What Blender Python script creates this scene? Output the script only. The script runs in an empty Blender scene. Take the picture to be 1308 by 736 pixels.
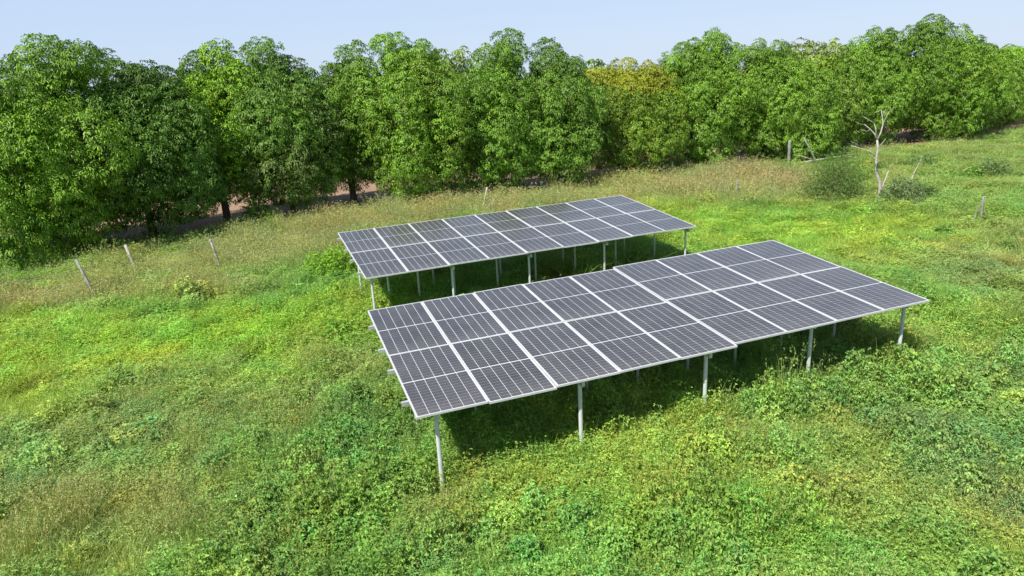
import bpy, math, random
import numpy as np
from mathutils import Vector, Matrix
random.seed(4); RNG = np.random.default_rng(11)
SC = bpy.context.scene
COL = SC.collection

# ------------------------------------------------------------------ camera, sky, sun, exposure
cam_d = bpy.data.cameras.new('camera'); cam = bpy.data.objects.new('camera', cam_d); COL.objects.link(cam)
CX, CU, CD = (0.99852743, -0.01607456, -0.05181284), (0.05424907, 0.29587397, 0.95368529), (0.0, 0.95509172, -0.29631031)
cam.matrix_world = Matrix(((CX[0], CU[0], -CD[0], 0), (CX[1], CU[1], -CD[1], 0), (CX[2], CU[2], -CD[2], 6.5), (0, 0, 0, 1)))
cam_d.sensor_width = 36; cam_d.lens = 24.23; cam_d.clip_end = 3000; cam_d.clip_start = 0.1
SC.camera = cam
SUN_EL, SUN_AZ = math.radians(52), math.atan2(-0.64, -0.77)      # direction towards the sun: (-0.64, -0.77)
world = bpy.data.worlds.new('World'); SC.world = world; world.use_nodes = True
wn = world.node_tree; bg = wn.nodes['Background']
sky = wn.nodes.new('ShaderNodeTexSky'); sky.sky_type = 'NISHITA'; sky.sun_disc = False
sky.sun_elevation = SUN_EL; sky.sun_rotation = SUN_AZ
sky.air_density = 1.0; sky.dust_density = 0.2; sky.ozone_density = 1.0
mx = wn.nodes.new('ShaderNodeMix'); mx.data_type = 'RGBA'; mx.inputs[7].default_value = (4.0, 5.0, 6.7, 1)   # milky haze thinning towards the zenith
tcw = wn.nodes.new('ShaderNodeTexCoord'); sxw = wn.nodes.new('ShaderNodeSeparateXYZ'); wn.links.new(tcw.outputs['Generated'], sxw.inputs[0])
mrw = wn.nodes.new('ShaderNodeMapRange'); mrw.interpolation_type = 'SMOOTHSTEP'
mrw.inputs[1].default_value = .12; mrw.inputs[2].default_value = .75; mrw.inputs[3].default_value = .85; mrw.inputs[4].default_value = 0.0
wn.links.new(sxw.outputs[2], mrw.inputs[0]); wn.links.new(mrw.outputs[0], mx.inputs[0])
wn.links.new(sky.outputs[0], mx.inputs[6]); wn.links.new(mx.outputs[2], bg.inputs[0]); bg.inputs[1].default_value = 0.10
sun_d = bpy.data.lights.new('sun', 'SUN'); sun_d.energy = 5.0; sun_d.angle = math.radians(0.5); sun_d.color = (1.0, 0.955, 0.88)
sun = bpy.data.objects.new('sun', sun_d); COL.objects.link(sun)
sdir = Vector((-0.64 * math.cos(SUN_EL), -0.77 * math.cos(SUN_EL), math.sin(SUN_EL)))
sun.rotation_euler = sdir.to_track_quat('Z', 'Y').to_euler(); sun.location = (-30, -30, 60)
SC.view_settings.view_transform = 'Standard'; SC.view_settings.look = 'None'
SC.view_settings.exposure = 0.5; SC.view_settings.gamma = 1.0

# ------------------------------------------------------------------ helpers
def tag(o, label=None, cat=None, group=None, kind=None):
    if label: o['label'] = label
    if cat: o['category'] = cat
    if group: o['group'] = group
    if kind: o['kind'] = kind
    return o
def mesh_obj(name, verts, faces, mats, parent=None, col=None, smooth=False, link=True):
    me = bpy.data.meshes.new(name)
    if isinstance(faces, np.ndarray):
        v = np.asarray(verts, dtype=np.float32); k = faces.shape[1]; n = len(faces)
        me.vertices.add(len(v)); me.vertices.foreach_set('co', v.ravel())
        me.loops.add(n * k); me.loops.foreach_set('vertex_index', faces.astype(np.int32).ravel())
        me.polygons.add(n); me.polygons.foreach_set('loop_start', np.arange(0, n * k, k, dtype=np.int32))
        me.update(calc_edges=True)
    else:
        me.from_pydata([tuple(p) for p in verts], [], faces)
    for m in (mats if isinstance(mats, (list, tuple)) else [mats]): me.materials.append(m)
    if col is not None:
        a = me.color_attributes.new('tint', 'FLOAT_COLOR', 'POINT')
        c = np.ones((len(me.vertices), 4), dtype=np.float32); c[:, :3] = col; a.data.foreach_set('color', c.ravel())
    if smooth: me.polygons.foreach_set('use_smooth', np.ones(len(me.polygons), dtype=bool))
    o = bpy.data.objects.new(name, me)
    if link: COL.objects.link(o)
    if parent: o.parent = parent
    return o
def empty(name, loc=(0, 0, 0), rz=0.0):
    o = bpy.data.objects.new(name, None); COL.objects.link(o); o.location = loc; o.rotation_euler = (0, 0, rz); o.empty_display_size = .3
    return o
def instance(name, me, parent, loc=(0, 0, 0)):
    o = bpy.data.objects.new(name, me); COL.objects.link(o); o.parent = parent; o.location = loc; return o
def copy_tree(o, parent=None):
    c = o.copy(); COL.objects.link(c); c.parent = parent
    for ch in o.children: copy_tree(ch, c)
    return c
class MB:
    def __init__(s): s.v = []; s.f = []
    def box(s, a, b):
        n = len(s.v); x0, y0, z0 = a; x1, y1, z1 = b
        s.v += [(x0,y0,z0),(x1,y0,z0),(x1,y1,z0),(x0,y1,z0),(x0,y0,z1),(x1,y0,z1),(x1,y1,z1),(x0,y1,z1)]
        s.f += [(n,n+3,n+2,n+1),(n+4,n+5,n+6,n+7),(n,n+1,n+5,n+4),(n+1,n+2,n+6,n+5),(n+2,n+3,n+7,n+6),(n+3,n,n+4,n+7)]
    def tube(s, pts, rad, seg=8, cap=True):
        pts = [Vector(p) for p in pts]; n0 = len(s.v)
        for i, p in enumerate(pts):
            d = (pts[min(i+1, len(pts)-1)] - pts[max(i-1, 0)]).normalized()
            u = d.orthogonal().normalized() if i == 0 else (u - d * u.dot(d)).normalized()
            w = d.cross(u); r = rad[i] if isinstance(rad, (list, tuple)) else rad
            for k in range(seg):
                a = 2 * math.pi * k / seg; s.v.append(tuple(p + (u * math.cos(a) + w * math.sin(a)) * r))
        for i in range(len(pts)-1):
            for k in range(seg):
                a = n0 + i*seg + k; b = n0 + i*seg + (k+1) % seg
                s.f.append((a, b, b+seg, a+seg))
        if cap:
            s.f.append(tuple(n0 + k for k in range(seg))[::-1]); e = n0 + (len(pts)-1)*seg
            s.f.append(tuple(e + k for k in range(seg)))
    def build(s, name, mat, parent=None, smooth=False): return mesh_obj(name, s.v, s.f, mat, parent, smooth=smooth)
# value noise
_h = RNG.random((256, 256))
def vnoise(x, y, s, o=0):
    x = np.asarray(x, float) / s + 97.3 + o * 13.7; y = np.asarray(y, float) / s + 41.9 + o * 7.1
    xi = np.floor(x).astype(int); yi = np.floor(y).astype(int); fx = x - xi; fy = y - yi
    fx = fx*fx*(3-2*fx); fy = fy*fy*(3-2*fy)
    g = lambda a, b: _h[a % 256, b % 256]
    return (g(xi,yi)*(1-fx)+g(xi+1,yi)*fx)*(1-fy)+(g(xi,yi+1)*(1-fx)+g(xi+1,yi+1)*fx)*fy
def ground_z(x, y):
    x = np.asarray(x, float); y = np.asarray(y, float)
    w = np.clip((60 - np.hypot(x, y)) / 30, 0, 1)
    return ((vnoise(x, y, 5.0) - .5) * .16 + (vnoise(x, y, 1.3, 3) - .5) * .07) * w
def tree_s(x, y): return -.397 * x + .918 * y          # distance across the orchard row

# ------------------------------------------------------------------ materials
def newmat(name):
    m = bpy.data.materials.new(name); m.use_nodes = True
    return m, m.node_tree, m.node_tree.nodes['Principled BSDF'], m.node_tree.nodes['Material Output']
def N(nt, t, **k):
    n = nt.nodes.new(t)
    for a, b in k.items(): setattr(n, a, b)
    return n
def mixcol(nt, fac, a, b, mode='MIX'):
    n = N(nt, 'ShaderNodeMix', data_type='RGBA', blend_type=mode)
    for sock, v in ((n.inputs[0], fac), (n.inputs[6], a), (n.inputs[7], b)):
        if hasattr(v, 'is_linked'): nt.links.new(v, sock)
        elif isinstance(v, tuple): sock.default_value = v + (1,) if len(v) == 3 else v
        else: sock.default_value = v
    return n.outputs[2]
def noise(nt, scale, detail=4, coord=None, rough=.6):
    n = N(nt, 'ShaderNodeTexNoise'); n.inputs['Scale'].default_value = scale; n.inputs['Detail'].default_value = detail; n.inputs['Roughness'].default_value = rough
    if coord is not None: nt.links.new(coord, n.inputs['Vector'])
    return n.outputs['Fac']
def ramp(nt, src, a, b, c0=(0, 0, 0), c1=(1, 1, 1)):
    r = N(nt, 'ShaderNodeValToRGB'); r.color_ramp.elements[0].position = a; r.color_ramp.elements[1].position = b
    r.color_ramp.elements[0].color = c0 + (1,); r.color_ramp.elements[1].color = c1 + (1,); nt.links.new(src, r.inputs[0]); return r.outputs[0]
def leaf_mat(name, inst=False, trans=.32, rough=.5, spec=.4):
    """leaf: base colour comes from the plant's own colour attribute, with per-leaf variation"""
    m, nt, p, out = newmat(name)
    at = N(nt, 'ShaderNodeAttribute', attribute_name='tint', attribute_type='GEOMETRY')
    c = at.outputs['Color']
    if inst:
        ai = N(nt, 'ShaderNodeAttribute', attribute_name='itint', attribute_type='INSTANCER')
        c = mixcol(nt, 1.0, c, ai.outputs['Color'], 'MULTIPLY')
    p.inputs['Roughness'].default_value = rough; p.inputs['Specular IOR Level'].default_value = spec
    nt.links.new(c, p.inputs['Base Color'])
    tr = N(nt, 'ShaderNodeBsdfTranslucent'); nt.links.new(mixcol(nt, 1.0, c, (1.15, 1.3, .6), 'MULTIPLY'), tr.inputs['Color'])
    mx = N(nt, 'ShaderNodeMixShader'); mx.inputs[0].default_value = trans
    nt.links.new(p.outputs[0], mx.inputs[1]); nt.links.new(tr.outputs[0], mx.inputs[2]); nt.links.new(mx.outputs[0], out.inputs['Surface'])
    return m
M = {}
M['tree_leaf'] = leaf_mat('mango_leaf', trans=.10, rough=.45, spec=.26)
M['grey_leaf'] = leaf_mat('grey_green_leaf', trans=.2, rough=.6)
M['weed_leaf'] = leaf_mat('weed_leaf', inst=True, trans=.33, rough=.55, spec=.3)
M['shrub_leaf'] = leaf_mat('shrub_leaf', trans=.3, rough=.55, spec=.3)
def simple(name, col, rough=.6, metal=0, var=.25, scale=6, bump=0.0, col2=None, spec=.5):
    m, nt, p, out = newmat(name)
    tc = N(nt, 'ShaderNodeTexCoord').outputs['Object']
    n1 = noise(nt, scale, 6, tc); c2 = col2 or tuple(max(0, v * (1 - 2 * var)) for v in col)
    nt.links.new(mixcol(nt, ramp(nt, n1, .35, .68), c2, col), p.inputs['Base Color'])
    p.inputs['Roughness'].default_value = rough; p.inputs['Metallic'].default_value = metal; p.inputs['Specular IOR Level'].default_value = spec
    if bump:
        b = N(nt, 'ShaderNodeBump'); b.inputs['Strength'].default_value = bump; b.inputs['Distance'].default_value = .02
        nt.links.new(noise(nt, scale * 4, 5, tc), b.inputs['Height']); nt.links.new(b.outputs[0], p.inputs['Normal'])
    return m
M['bark'] = simple('bark', (.16, .115, .08), .9, scale=9, bump=.8)
M['dead_wood'] = simple('bleached_dead_wood', (.50, .46, .40), .85, scale=7, var=.2, bump=.5)
M['post_wood'] = simple('weathered_post', (.40, .395, .355), .9, scale=8, var=.3, bump=.6)
M['post_grey'] = simple('grey_post', (.30, .29, .26), .9, scale=8, var=.3, bump=.6)
M['aluminium'] = simple('panel_frame_aluminium', (.66, .66, .66), .45, .2, var=.06, scale=3)
M['white_post'] = simple('painted_steel_post', (.58, .60, .58), .5, 0, var=.08, scale=5)
M['galvanised'] = simple('galvanised_steel', (.62, .63, .63), .45, .4, var=.1, scale=12)
M['wire'] = simple('rusty_wire', (.35, .30, .26), .6, .5)
M['concrete'] = simple('concrete_footing', (.36, .33, .27), .95, scale=14, bump=.5)
M['backsheet'] = simple('white_backsheet', (.70, .70, .72), .5, var=.05, scale=2)
def cell_mat():
    m, nt, p, out = newmat('solar_cell')
    oi = N(nt, 'ShaderNodeObjectInfo'); tc = N(nt, 'ShaderNodeTexCoord').outputs['Object']
    w = N(nt, 'ShaderNodeMapping'); nt.links.new(tc, w.inputs[0])
    cm = N(nt, 'ShaderNodeCombineXYZ'); nt.links.new(oi.outputs['Random'], cm.inputs[0]); nt.links.new(oi.outputs['Random'], cm.inputs[1])
    sc = N(nt, 'ShaderNodeVectorMath', operation='SCALE'); sc.inputs['Scale'].default_value = 37; nt.links.new(cm.outputs[0], sc.inputs[0]); nt.links.new(sc.outputs[0], w.inputs['Location'])
    base = mixcol(nt, oi.outputs['Random'], (.016, .016, .021), (.028, .026, .032))
    dust = ramp(nt, noise(nt, 1.6, 6, w.outputs[0], .65), .3, .75)
    # dust film, heavier towards the lower edge of each module where rain leaves it
    sx = N(nt, 'ShaderNodeSeparateXYZ'); nt.links.new(tc, sx.inputs[0])
    lo = N(nt, 'ShaderNodeMapRange'); lo.inputs[1].default_value = -1.7; lo.inputs[2].default_value = -2.25; nt.links.new(sx.outputs[1], lo.inputs[0])
    f = N(nt, 'ShaderNodeMath', operation='MULTIPLY_ADD'); nt.links.new(dust, f.inputs[0]); f.inputs[1].default_value = .08; f.inputs[2].default_value = .055
    f2 = N(nt, 'ShaderNodeMath', operation='MULTIPLY_ADD'); nt.links.new(lo.outputs[0], f2.inputs[0]); f2.inputs[1].default_value = .05; nt.links.new(f.outputs[0], f2.inputs[2])
    nt.links.new(mixcol(nt, f2.outputs[0], base, (.56, .53, .48)), p.inputs['Base Color'])
    p.inputs['Roughness'].default_value = .38; p.inputs['Specular IOR Level'].default_value = .25
    p.inputs['Coat Weight'].default_value = .8; p.inputs['Coat Roughness'].default_value = .12; p.inputs['Coat IOR'].default_value = 1.45
    return m
M['cell'] = cell_mat()

# ------------------------------------------------------------------ meadow zones (what grows where)
LIME, BRIGHT, MID, BLUE = (.27,.39,.05), (.17,.31,.035), (.125,.23,.045), (.15,.25,.075)
OLIVE, STRAW, YEL, LUSH, DULL = (.23,.27,.08), (.31,.33,.12), (.26,.34,.06), (.12,.24,.035), (.22,.29,.07)
HERB, GRASS, DRY, BIG, FEATH = range(5)
# x, y, rx, ry, colour, height factor, mix (herb, grass, dry, big, feathery)
ZONES = [
 (-12.6,17.5,5,2.6,LIME,.7,(.45,.5,.0,.0,.05)), (-12.1,14.8,2.5,1.5,(.27,.36,.05),.7,(.3,.7,0,0,0)), (-7.0,17.6,3,2.0,(.23,.38,.03),.9,(.8,.1,0,.1,0)),
 (-14.9,22.6,5,1.3,(.29,.29,.12),1.0,(.1,.4,.5,0,0)), (-11,26.2,4,1.5,STRAW,1.1,(.05,.35,.6,0,0)), (-9.5,28.8,4,2.0,(.26,.28,.10),1.2,(.1,.4,.5,0,0)),
 (-7.0,31.5,5,2.2,(.29,.31,.11),1.3,(.05,.45,.5,0,0)), (-1.5,34.0,6,2.4,(.30,.31,.12),1.25,(0,.45,.55,0,0)), (5,35.6,6,2.6,(.28,.31,.11),1.15,(0,.55,.45,0,0)),
 (10.5,36.4,4,3,(.31,.31,.14),1.2,(0,.35,.65,0,0)), (14.0,36.5,3.4,3.5,(.31,.30,.14),1.2,(0,.15,.85,0,0)),
 (9.6,26.7,4,4.4,(.25,.38,.045),.7,(.4,.6,0,0,0)), (13.6,24.8,3.4,3,(.27,.38,.04),.7,(.3,.7,0,0,0)), (7.9,31.2,2,2.0,(.26,.36,.05),.8,(.3,.6,.1,0,0)),
 (15.6,22.6,3,2.2,(.24,.28,.09),.8,(.3,.4,.2,0,.1)), (15.6,19.5,2.4,1.8,(.24,.26,.10),.8,(.3,.4,.2,0,.1)), (22.1,34.9,9,7,DULL,.7,(.35,.5,.1,0,.05)), (34,46,14,9,(.22,.28,.085),.6,(.2,.7,.1,0,0)),
 (-8.8,12.0,2.2,1.6,(.19,.27,.08),1.0,(.3,.3,0,.1,.3)), (-5.4,11.7,2.0,1.6,DULL,.9,(.4,.3,.1,0,.2)), (-3.0,9.4,1.7,1.3,LUSH,1.25,(.4,0,0,.4,.2)), (-7.1,13.9,1.8,1.2,(.20,.28,.08),1.0,(.3,.3,.1,.1,.2)),
 (-7.7,9.4,1.8,1.3,(.25,.29,.09),1.0,(.3,.55,.15,0,0)), (-6.2,8.7,1.3,.9,(.26,.30,.07),1.0,(.2,.6,.2,0,0)), (-3.9,15.6,1.9,1.1,(.24,.27,.09),.9,(.4,.3,.2,0,.1)), (-5.6,15.4,2.0,1.2,(.20,.35,.035),1,(.7,.1,0,.2,0)),
 (-3.4,11.6,1.5,1.3,(.13,.24,.05),1.15,(.4,.1,0,.2,.3)), (-1.0,9.1,1.3,.9,(.22,.31,.06),.8,(.7,.3,0,0,0)), (.4,10.0,1.5,.9,(.26,.33,.05),.85,(.8,.1,0,.1,0)), (2.3,9.8,1.4,.8,YEL,1.0,(.8,.1,0,.1,0)),
 (3.4,8.6,1.6,1.1,(.20,.34,.045),1.2,(.3,0,0,.7,0)), (1.4,8.0,1.4,.9,(.18,.31,.045),1.1,(.5,0,0,.5,0)), (-.3,8.3,1.0,.8,(.14,.25,.05),1.1,(.4,.1,0,.4,.1)),
 (5.0,10.1,1.1,.8,(.29,.34,.09),.8,(.7,.2,.1,0,0)), (4.7,11.6,1.5,.7,(.19,.31,.06),2.2,(.5,0,0,.5,0)), (6.6,12.2,1.8,.8,(.16,.28,.06),1.8,(.4,0,0,.6,0)), (8.2,12.3,1.3,.9,(.17,.28,.06),1.25,(.4,0,0,.5,.1)),
 (7.0,10.2,1.3,1.0,BLUE,1.4,(.2,.1,0,.3,.4)), (9.5,12.4,1.2,.9,(.14,.26,.07),1.4,(.2,.1,0,.3,.4)), (9.0,13.6,1.0,.8,(.26,.33,.07),1.1,(.4,.4,.1,.1,0)), (7.4,8.3,.9,.7,(.24,.19,.11),.45,(.2,.5,.3,0,0)),
 (5.2,8.6,1.0,.7,(.28,.34,.08),.9,(.7,.2,.1,0,0)), (11.5,15.6,2.4,1.8,(.20,.31,.05),1.1,(.6,.2,0,.2,0)), (2.4,11.0,1.2,.5,(.20,.32,.05),1.8,(.5,.1,0,.4,0)), (-.2,10.9,1.4,.5,(.18,.30,.045),1.1,(.6,.2,0,.2,0)),
 (-1.26,9.5,.4,.35,(.34,.30,.13),.15,(.3,.7,0,0,0)), (-1.5,12.0,1.2,1.6,(.15,.27,.04),1.0,(.6,.1,0,.3,0)), (-4.2,19.6,1.6,1.4,(.20,.33,.04),1.1,(.5,.3,0,.2,0)),
]
ZA = [(z[0],z[1],z[2],z[3]) for z in ZONES]
def zone_eval(x, y):
    x = np.asarray(x, float); y = np.asarray(y, float)
    wx = x + (vnoise(x, y, 1.6, 5) - .5) * 2.2; wy = y + (vnoise(x, y, 1.6, 6) - .5) * 2.2
    W = [np.full(x.shape, .5)]; cols = [np.array((.175, .30, .06))]; hs = [.95]; ps = [np.array((.44, .29, .04, .09, .14))]
    for z in ZONES:
        W.append(np.exp(-(((wx - z[0]) / z[2])**2 + ((wy - z[1]) / z[3])**2))); cols.append(np.array(z[4])); hs.append(z[5]); ps.append(np.array(z[6]))
    W = np.array(W) ** 1.3; W /= W.sum(0)
    return W.T @ np.array(cols), W.T @ np.array(hs), W.T @ np.array(ps)
def jitter_col(c, k=.16, g=.1):
    n = len(c); f = 1 + RNG.normal(0, k, (n, 1)); h = RNG.normal(0, g, n)
    out = c * np.clip(f, .45, 1.7); out[:, 0] *= np.clip(1 + h * 1.4, .5, 1.6); out[:, 2] *= np.clip(1 - h, .4, 1.6)
    return np.clip(out, .01, .6)

# ------------------------------------------------------------------ ground: one sheet to the horizon
def axis(lo, hi, near, far, n):
    a = np.arange(lo, hi + 1e-6, near); s = near; L = [lo]; R = [hi]
    while R[-1] < far: s *= 1.25; R.append(R[-1] + s)
    s = near
    while L[-1] > -far: s *= 1.25; L.append(L[-1] - s)
    return np.array(L[:0:-1] + list(a) + R[1:])
gx = axis(-32, 44, .5, 700, 0); gy = axis(2, 66, .5, 700, 0)
GX, GY = np.meshgrid(gx, gy); nx = len(gx); ny = len(gy)
gv = np.stack([GX.ravel(), GY.ravel(), ground_z(GX.ravel(), GY.ravel())], 1)
ii = (np.arange(ny - 1)[:, None] * nx + np.arange(nx - 1)[None, :]).ravel()
gf = np.stack([ii, ii + 1, ii + nx + 1, ii + nx], 1)
gc, _, _ = zone_eval(gv[:, 0], gv[:, 1])
gm, nt, p, out = newmat('meadow_ground')
tc = N(nt, 'ShaderNodeTexCoord').outputs['Object']
at = N(nt, 'ShaderNodeAttribute', attribute_name='tint')
meadow = mixcol(nt, ramp(nt, noise(nt, 14, 6, tc, .7), .42, .62), (.10, .085, .045), mixcol(nt, 1.0, at.outputs['Color'], (.62, .62, .62), 'MULTIPLY'))
soil = mixcol(nt, noise(nt, .5, 5, tc), (.26, .17, .11), (.40, .27, .185))
soil = mixcol(nt, ramp(nt, noise(nt, 6, 8, tc, .75), .5, .64), soil, (.16, .095, .055))
sep = N(nt, 'ShaderNodeSeparateXYZ'); nt.links.new(tc, sep.inputs[0])
a1 = N(nt, 'ShaderNodeMath', operation='MULTIPLY'); nt.links.new(sep.outputs[0], a1.inputs[0]); a1.inputs[1].default_value = -.397
a2 = N(nt, 'ShaderNodeMath', operation='MULTIPLY_ADD'); nt.links.new(sep.outputs[1], a2.inputs[0]); a2.inputs[1].default_value = .918; nt.links.new(a1.outputs[0], a2.inputs[2])
a3 = N(nt, 'ShaderNodeMath', operation='MULTIPLY_ADD'); nt.links.new(noise(nt, .5, 4, tc), a3.inputs[0]); a3.inputs[1].default_value = 2.5; nt.links.new(a2.outputs[0], a3.inputs[2])
mr = N(nt, 'ShaderNodeMapRange'); mr.inputs[1].default_value = 35.2; mr.inputs[2].default_value = 36.2; nt.links.new(a3.outputs[0], mr.inputs[0])
nt.links.new(mixcol(nt, mr.outputs[0], meadow, soil), p.inputs['Base Color']); p.inputs['Roughness'].default_value = .95; p.inputs['Specular IOR Level'].default_value = .1
bp = N(nt, 'ShaderNodeBump'); bp.inputs['Strength'].default_value = .8; bp.inputs['Distance'].default_value = .06; nt.links.new(noise(nt, 9, 8, tc, .7), bp.inputs['Height']); nt.links.new(bp.outputs[0], p.inputs['Normal'])
tag(mesh_obj('ground', gv, gf, gm, col=gc, smooth=True), 'rough green meadow ground turning to bare tan soil under the orchard', kind='structure')

# ------------------------------------------------------------------ leaves
def unit(v): return v / np.maximum(np.linalg.norm(v, axis=-1, keepdims=True), 1e-9)
def leaves(P, D, L, W, droop=.25, fold=.18, up=None):
    """folded leaf quads (2 tris): base P, direction D"""
    n = len(P); D = unit(D); U = np.tile((0., 0., 1.), (n, 1)) if up is None else up
    S = unit(np.cross(D, U) + RNG.normal(0, .35, (n, 3))); Nn = unit(np.cross(S, D))
    L = np.broadcast_to(L, (n,))[:, None]; W = np.broadcast_to(W, (n,))[:, None]
    mid = P + D * L * .45
    tip = P + D * L - np.array((0, 0, 1.)) * L * droop
    a = mid + S * W * .5 + Nn * W * fold; b = mid - S * W * .5 + Nn * W * fold
    V = np.stack([P, a, tip, b], 1).reshape(-1, 3)
    i = np.arange(n)[:, None] * 4
    F = np.concatenate([i + [0, 1, 2], i + [0, 2, 3]], 1).reshape(-1, 3)
    return V, F
def blades(P, D, L, W, bend):
    """grass blade: 3 segments narrowing to a tip"""
    n = len(P); D = unit(D); S = unit(np.stack([-D[:, 1], D[:, 0], np.zeros(n)], 1) + RNG.normal(0, .5, (n, 3)) * [1, 1, 0]); L = np.broadcast_to(L, (n,))[:, None]; W = np.broadcast_to(W, (n,))[:, None]
    H = unit(D * [1, 1, 0] + 1e-6); rings = []
    for t, w in ((0, 1.), (.38, .85), (.72, .55)):
        c = P + D * L * t + H * L * bend * t * t - np.array((0, 0, 1)) * L * bend * .45 * t ** 3
        rings += [c + S * W * w * .5, c - S * W * w * .5]
    tip = P + D * L + H * L * bend - np.array((0, 0, 1)) * L * bend * .5
    V = np.stack(rings + [tip], 1).reshape(-1, 3); i = np.arange(n)[:, None] * 7
    F = np.concatenate([i + f for f in ([0,1,3],[0,3,2],[2,3,5],[2,5,4],[4,5,6])], 1).reshape(-1, 3)
    return V, F
def merge(parts):
    vs = []; fs = []; cs = []; o = 0
    for V, F, C in parts: vs.append(V); fs.append(F + o); cs.append(C); o += len(V)
    return np.concatenate(vs), np.concatenate(fs), np.concatenate(cs)
def rep(c, k): return np.repeat(c, k, axis=0)
def disk(n, r):
    a = RNG.random(n) * 2 * np.pi; q = np.sqrt(RNG.random(n)) * r; return np.stack([q*np.cos(a), q*np.sin(a)], 1)
def colvar(n, base=(1, 1, 1), k=.14, h=.06): 
    c = np.tile(base, (n, 1)) * np.clip(1 + RNG.normal(0, k, (n, 1)), .5, 1.6); c[:, 0] *= 1 + RNG.normal(0, h, n); return np.clip(c, .02, 2)
# prototypes: each about 0.5 m across, colours near 1 multiply the tint carried by each plant
def proto_herb(n=230, r=.27, h=.30, leaf=.036):
    xy = disk(n, r); zc = h * (1 - (np.hypot(*xy.T) / r) ** 2 * .6) * RNG.uniform(.25, 1.1, n) * np.where(RNG.random(n) < .10, 1.55, 1)
    P0 = np.concatenate([xy, zc[:, None]], 1); parts = []; az = RNG.random(n) * 6.28
    for k in range(3):
        a = az + k * 2.1; D = np.stack([np.cos(a), np.sin(a), RNG.uniform(-.15, .55, n)], 1)
        V, F = leaves(P0, D, RNG.uniform(.8, 1.25, n) * leaf, leaf * .72, .15, .15); parts.append((V, F, rep(colvar(n, k=.26, h=.12), 4)))
    m = 26; b = disk(m, r); B = np.concatenate([b, np.zeros((m, 1))], 1); D = np.concatenate([b * .5 + RNG.normal(0, .06, (m, 2)), np.full((m, 1), .35)], 1)
    V, F = blades(B, D, RNG.uniform(.9, 1.9, m) * h, .007, RNG.uniform(.05, .4, (m, 1))); parts.append((V, F, rep(colvar(m, (1.15, 1.05, 1.0), .15), 7)))
    return merge(parts)
def proto_big(n=110, r=.27, h=.42, leaf=.062):
    xy = disk(n, r); zc = h * (1 - (np.hypot(*xy.T) / r) ** 2 * .5) * RNG.uniform(.25, 1.1, n)
    P0 = np.concatenate([xy, zc[:, None]], 1); parts = []; az = RNG.random(n) * 6.28
    for k in range(4):
        a = az + k * 1.57; D = np.stack([np.cos(a), np.sin(a), RNG.uniform(-.25, .5, n)], 1)
        V, F = leaves(P0, D, RNG.uniform(.7, 1.2, n) * leaf, leaf * .6, .25, .2); parts.append((V, F, rep(colvar(n, k=.22, h=.1), 4)))
    m = 14; b = disk(m, r * .5); B = np.concatenate([b, np.zeros((m, 1))], 1); D = np.concatenate([b * 1.0, np.full((m, 1), h)], 1)
    V, F = blades(B, D, h * 1.1, .008, .05); parts.append((V, F, rep(colvar(m, (1.0, .75, .9)), 7)))
    return merge(parts)
def proto_grass(n=110, r=.26, h=.30):
    b = disk(n, r); P0 = np.concatenate([b, np.zeros((n, 1))], 1); D = np.concatenate([b * .6 + RNG.normal(0, .12, (n, 2)), np.full((n, 1), .34)], 1)
    V, F = blades(P0, D, RNG.uniform(.45, 1.15, n) * h, .011, RNG.uniform(.1, .7, (n, 1))); return merge([(V, F, rep(colvar(n, k=.18), 7))])
def proto_dry(n=70, r=.26, h=.6):
    V, F, C = proto_grass(60, r, .36); parts = [(V, F, C * (.85, 1.0, .8))]
    b = disk(n, r); P0 = np.concatenate([b, np.zeros((n, 1))], 1); D = np.concatenate([b * .5 + RNG.normal(0, .1, (n, 2)), np.full((n, 1), .5)], 1)
    L = RNG.uniform(.5, 1.1, n) * h; V, F = blades(P0, D, L, .006, RNG.uniform(.05, .35, (n, 1))); parts.append((V, F, rep(colvar(n, (1.15, 1.05, 1.1)), 7)))
    tips = V.reshape(n, 7, 3)[:, 6]; k = 3                                   # seed heads
    T = np.repeat(tips, k, 0) + RNG.normal(0, .012, (n * k, 3)); V, F = leaves(T, RNG.normal(0, 1, (n * k, 3)) + [0, 0, .8], .05, .014, .3)
    parts.append((V, F, rep(colvar(n * k, (1.35, 1.1, 1.4), .2), 4))); return merge(parts)
def proto_feath(n=26, r=.24, h=.45):
    b = disk(n, r); B = np.concatenate([b, np.zeros((n, 1))], 1); D = np.concatenate([b * .5 + RNG.normal(0, .07, (n, 2)), np.full((n, 1), .5)], 1)
    L = RNG.uniform(.5, 1.1, n) * h; V, F = blades(B, D, L, .006, .1); parts = [(V, F, rep(colvar(n, (.9, .7, .7)), 7))]
    m = 11
    for j in range(m):
        t = .25 + .75 * j / m; c = B + unit(D) * (L * t)[:, None]; a = RNG.random(n) * 6.28
        for s in (0, 3.14):
            dd = np.stack([np.cos(a + s), np.sin(a + s), RNG.uniform(0, .6, n)], 1); V, F = leaves(c, dd, .05 * (1.2 - t * .5), .016, .1); parts.append((V, F, rep(colvar(n), 4)))
    return merge(parts)
src = bpy.data.collections.new('plant_sources')
PROTO = {}
specs = [('herb_clump', proto_herb, 3), ('grass_tuft', proto_grass, 3), ('dry_grass_tuft', proto_dry, 3), ('broadleaf_clump', proto_big, 3), ('feathery_clump', proto_feath, 2)]
cols = []
for k, (nm, fn, cnt) in enumerate(specs):
    c = bpy.data.collections.new('source_%s' % nm); PROTO[k] = (c, cnt)
    for i in range(cnt):
        V, F, C = fn(); o = mesh_obj('%s_%s' % (nm, 'abc'[i]), V, F, M['weed_leaf'], col=C, link=False); c.objects.link(o)
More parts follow.
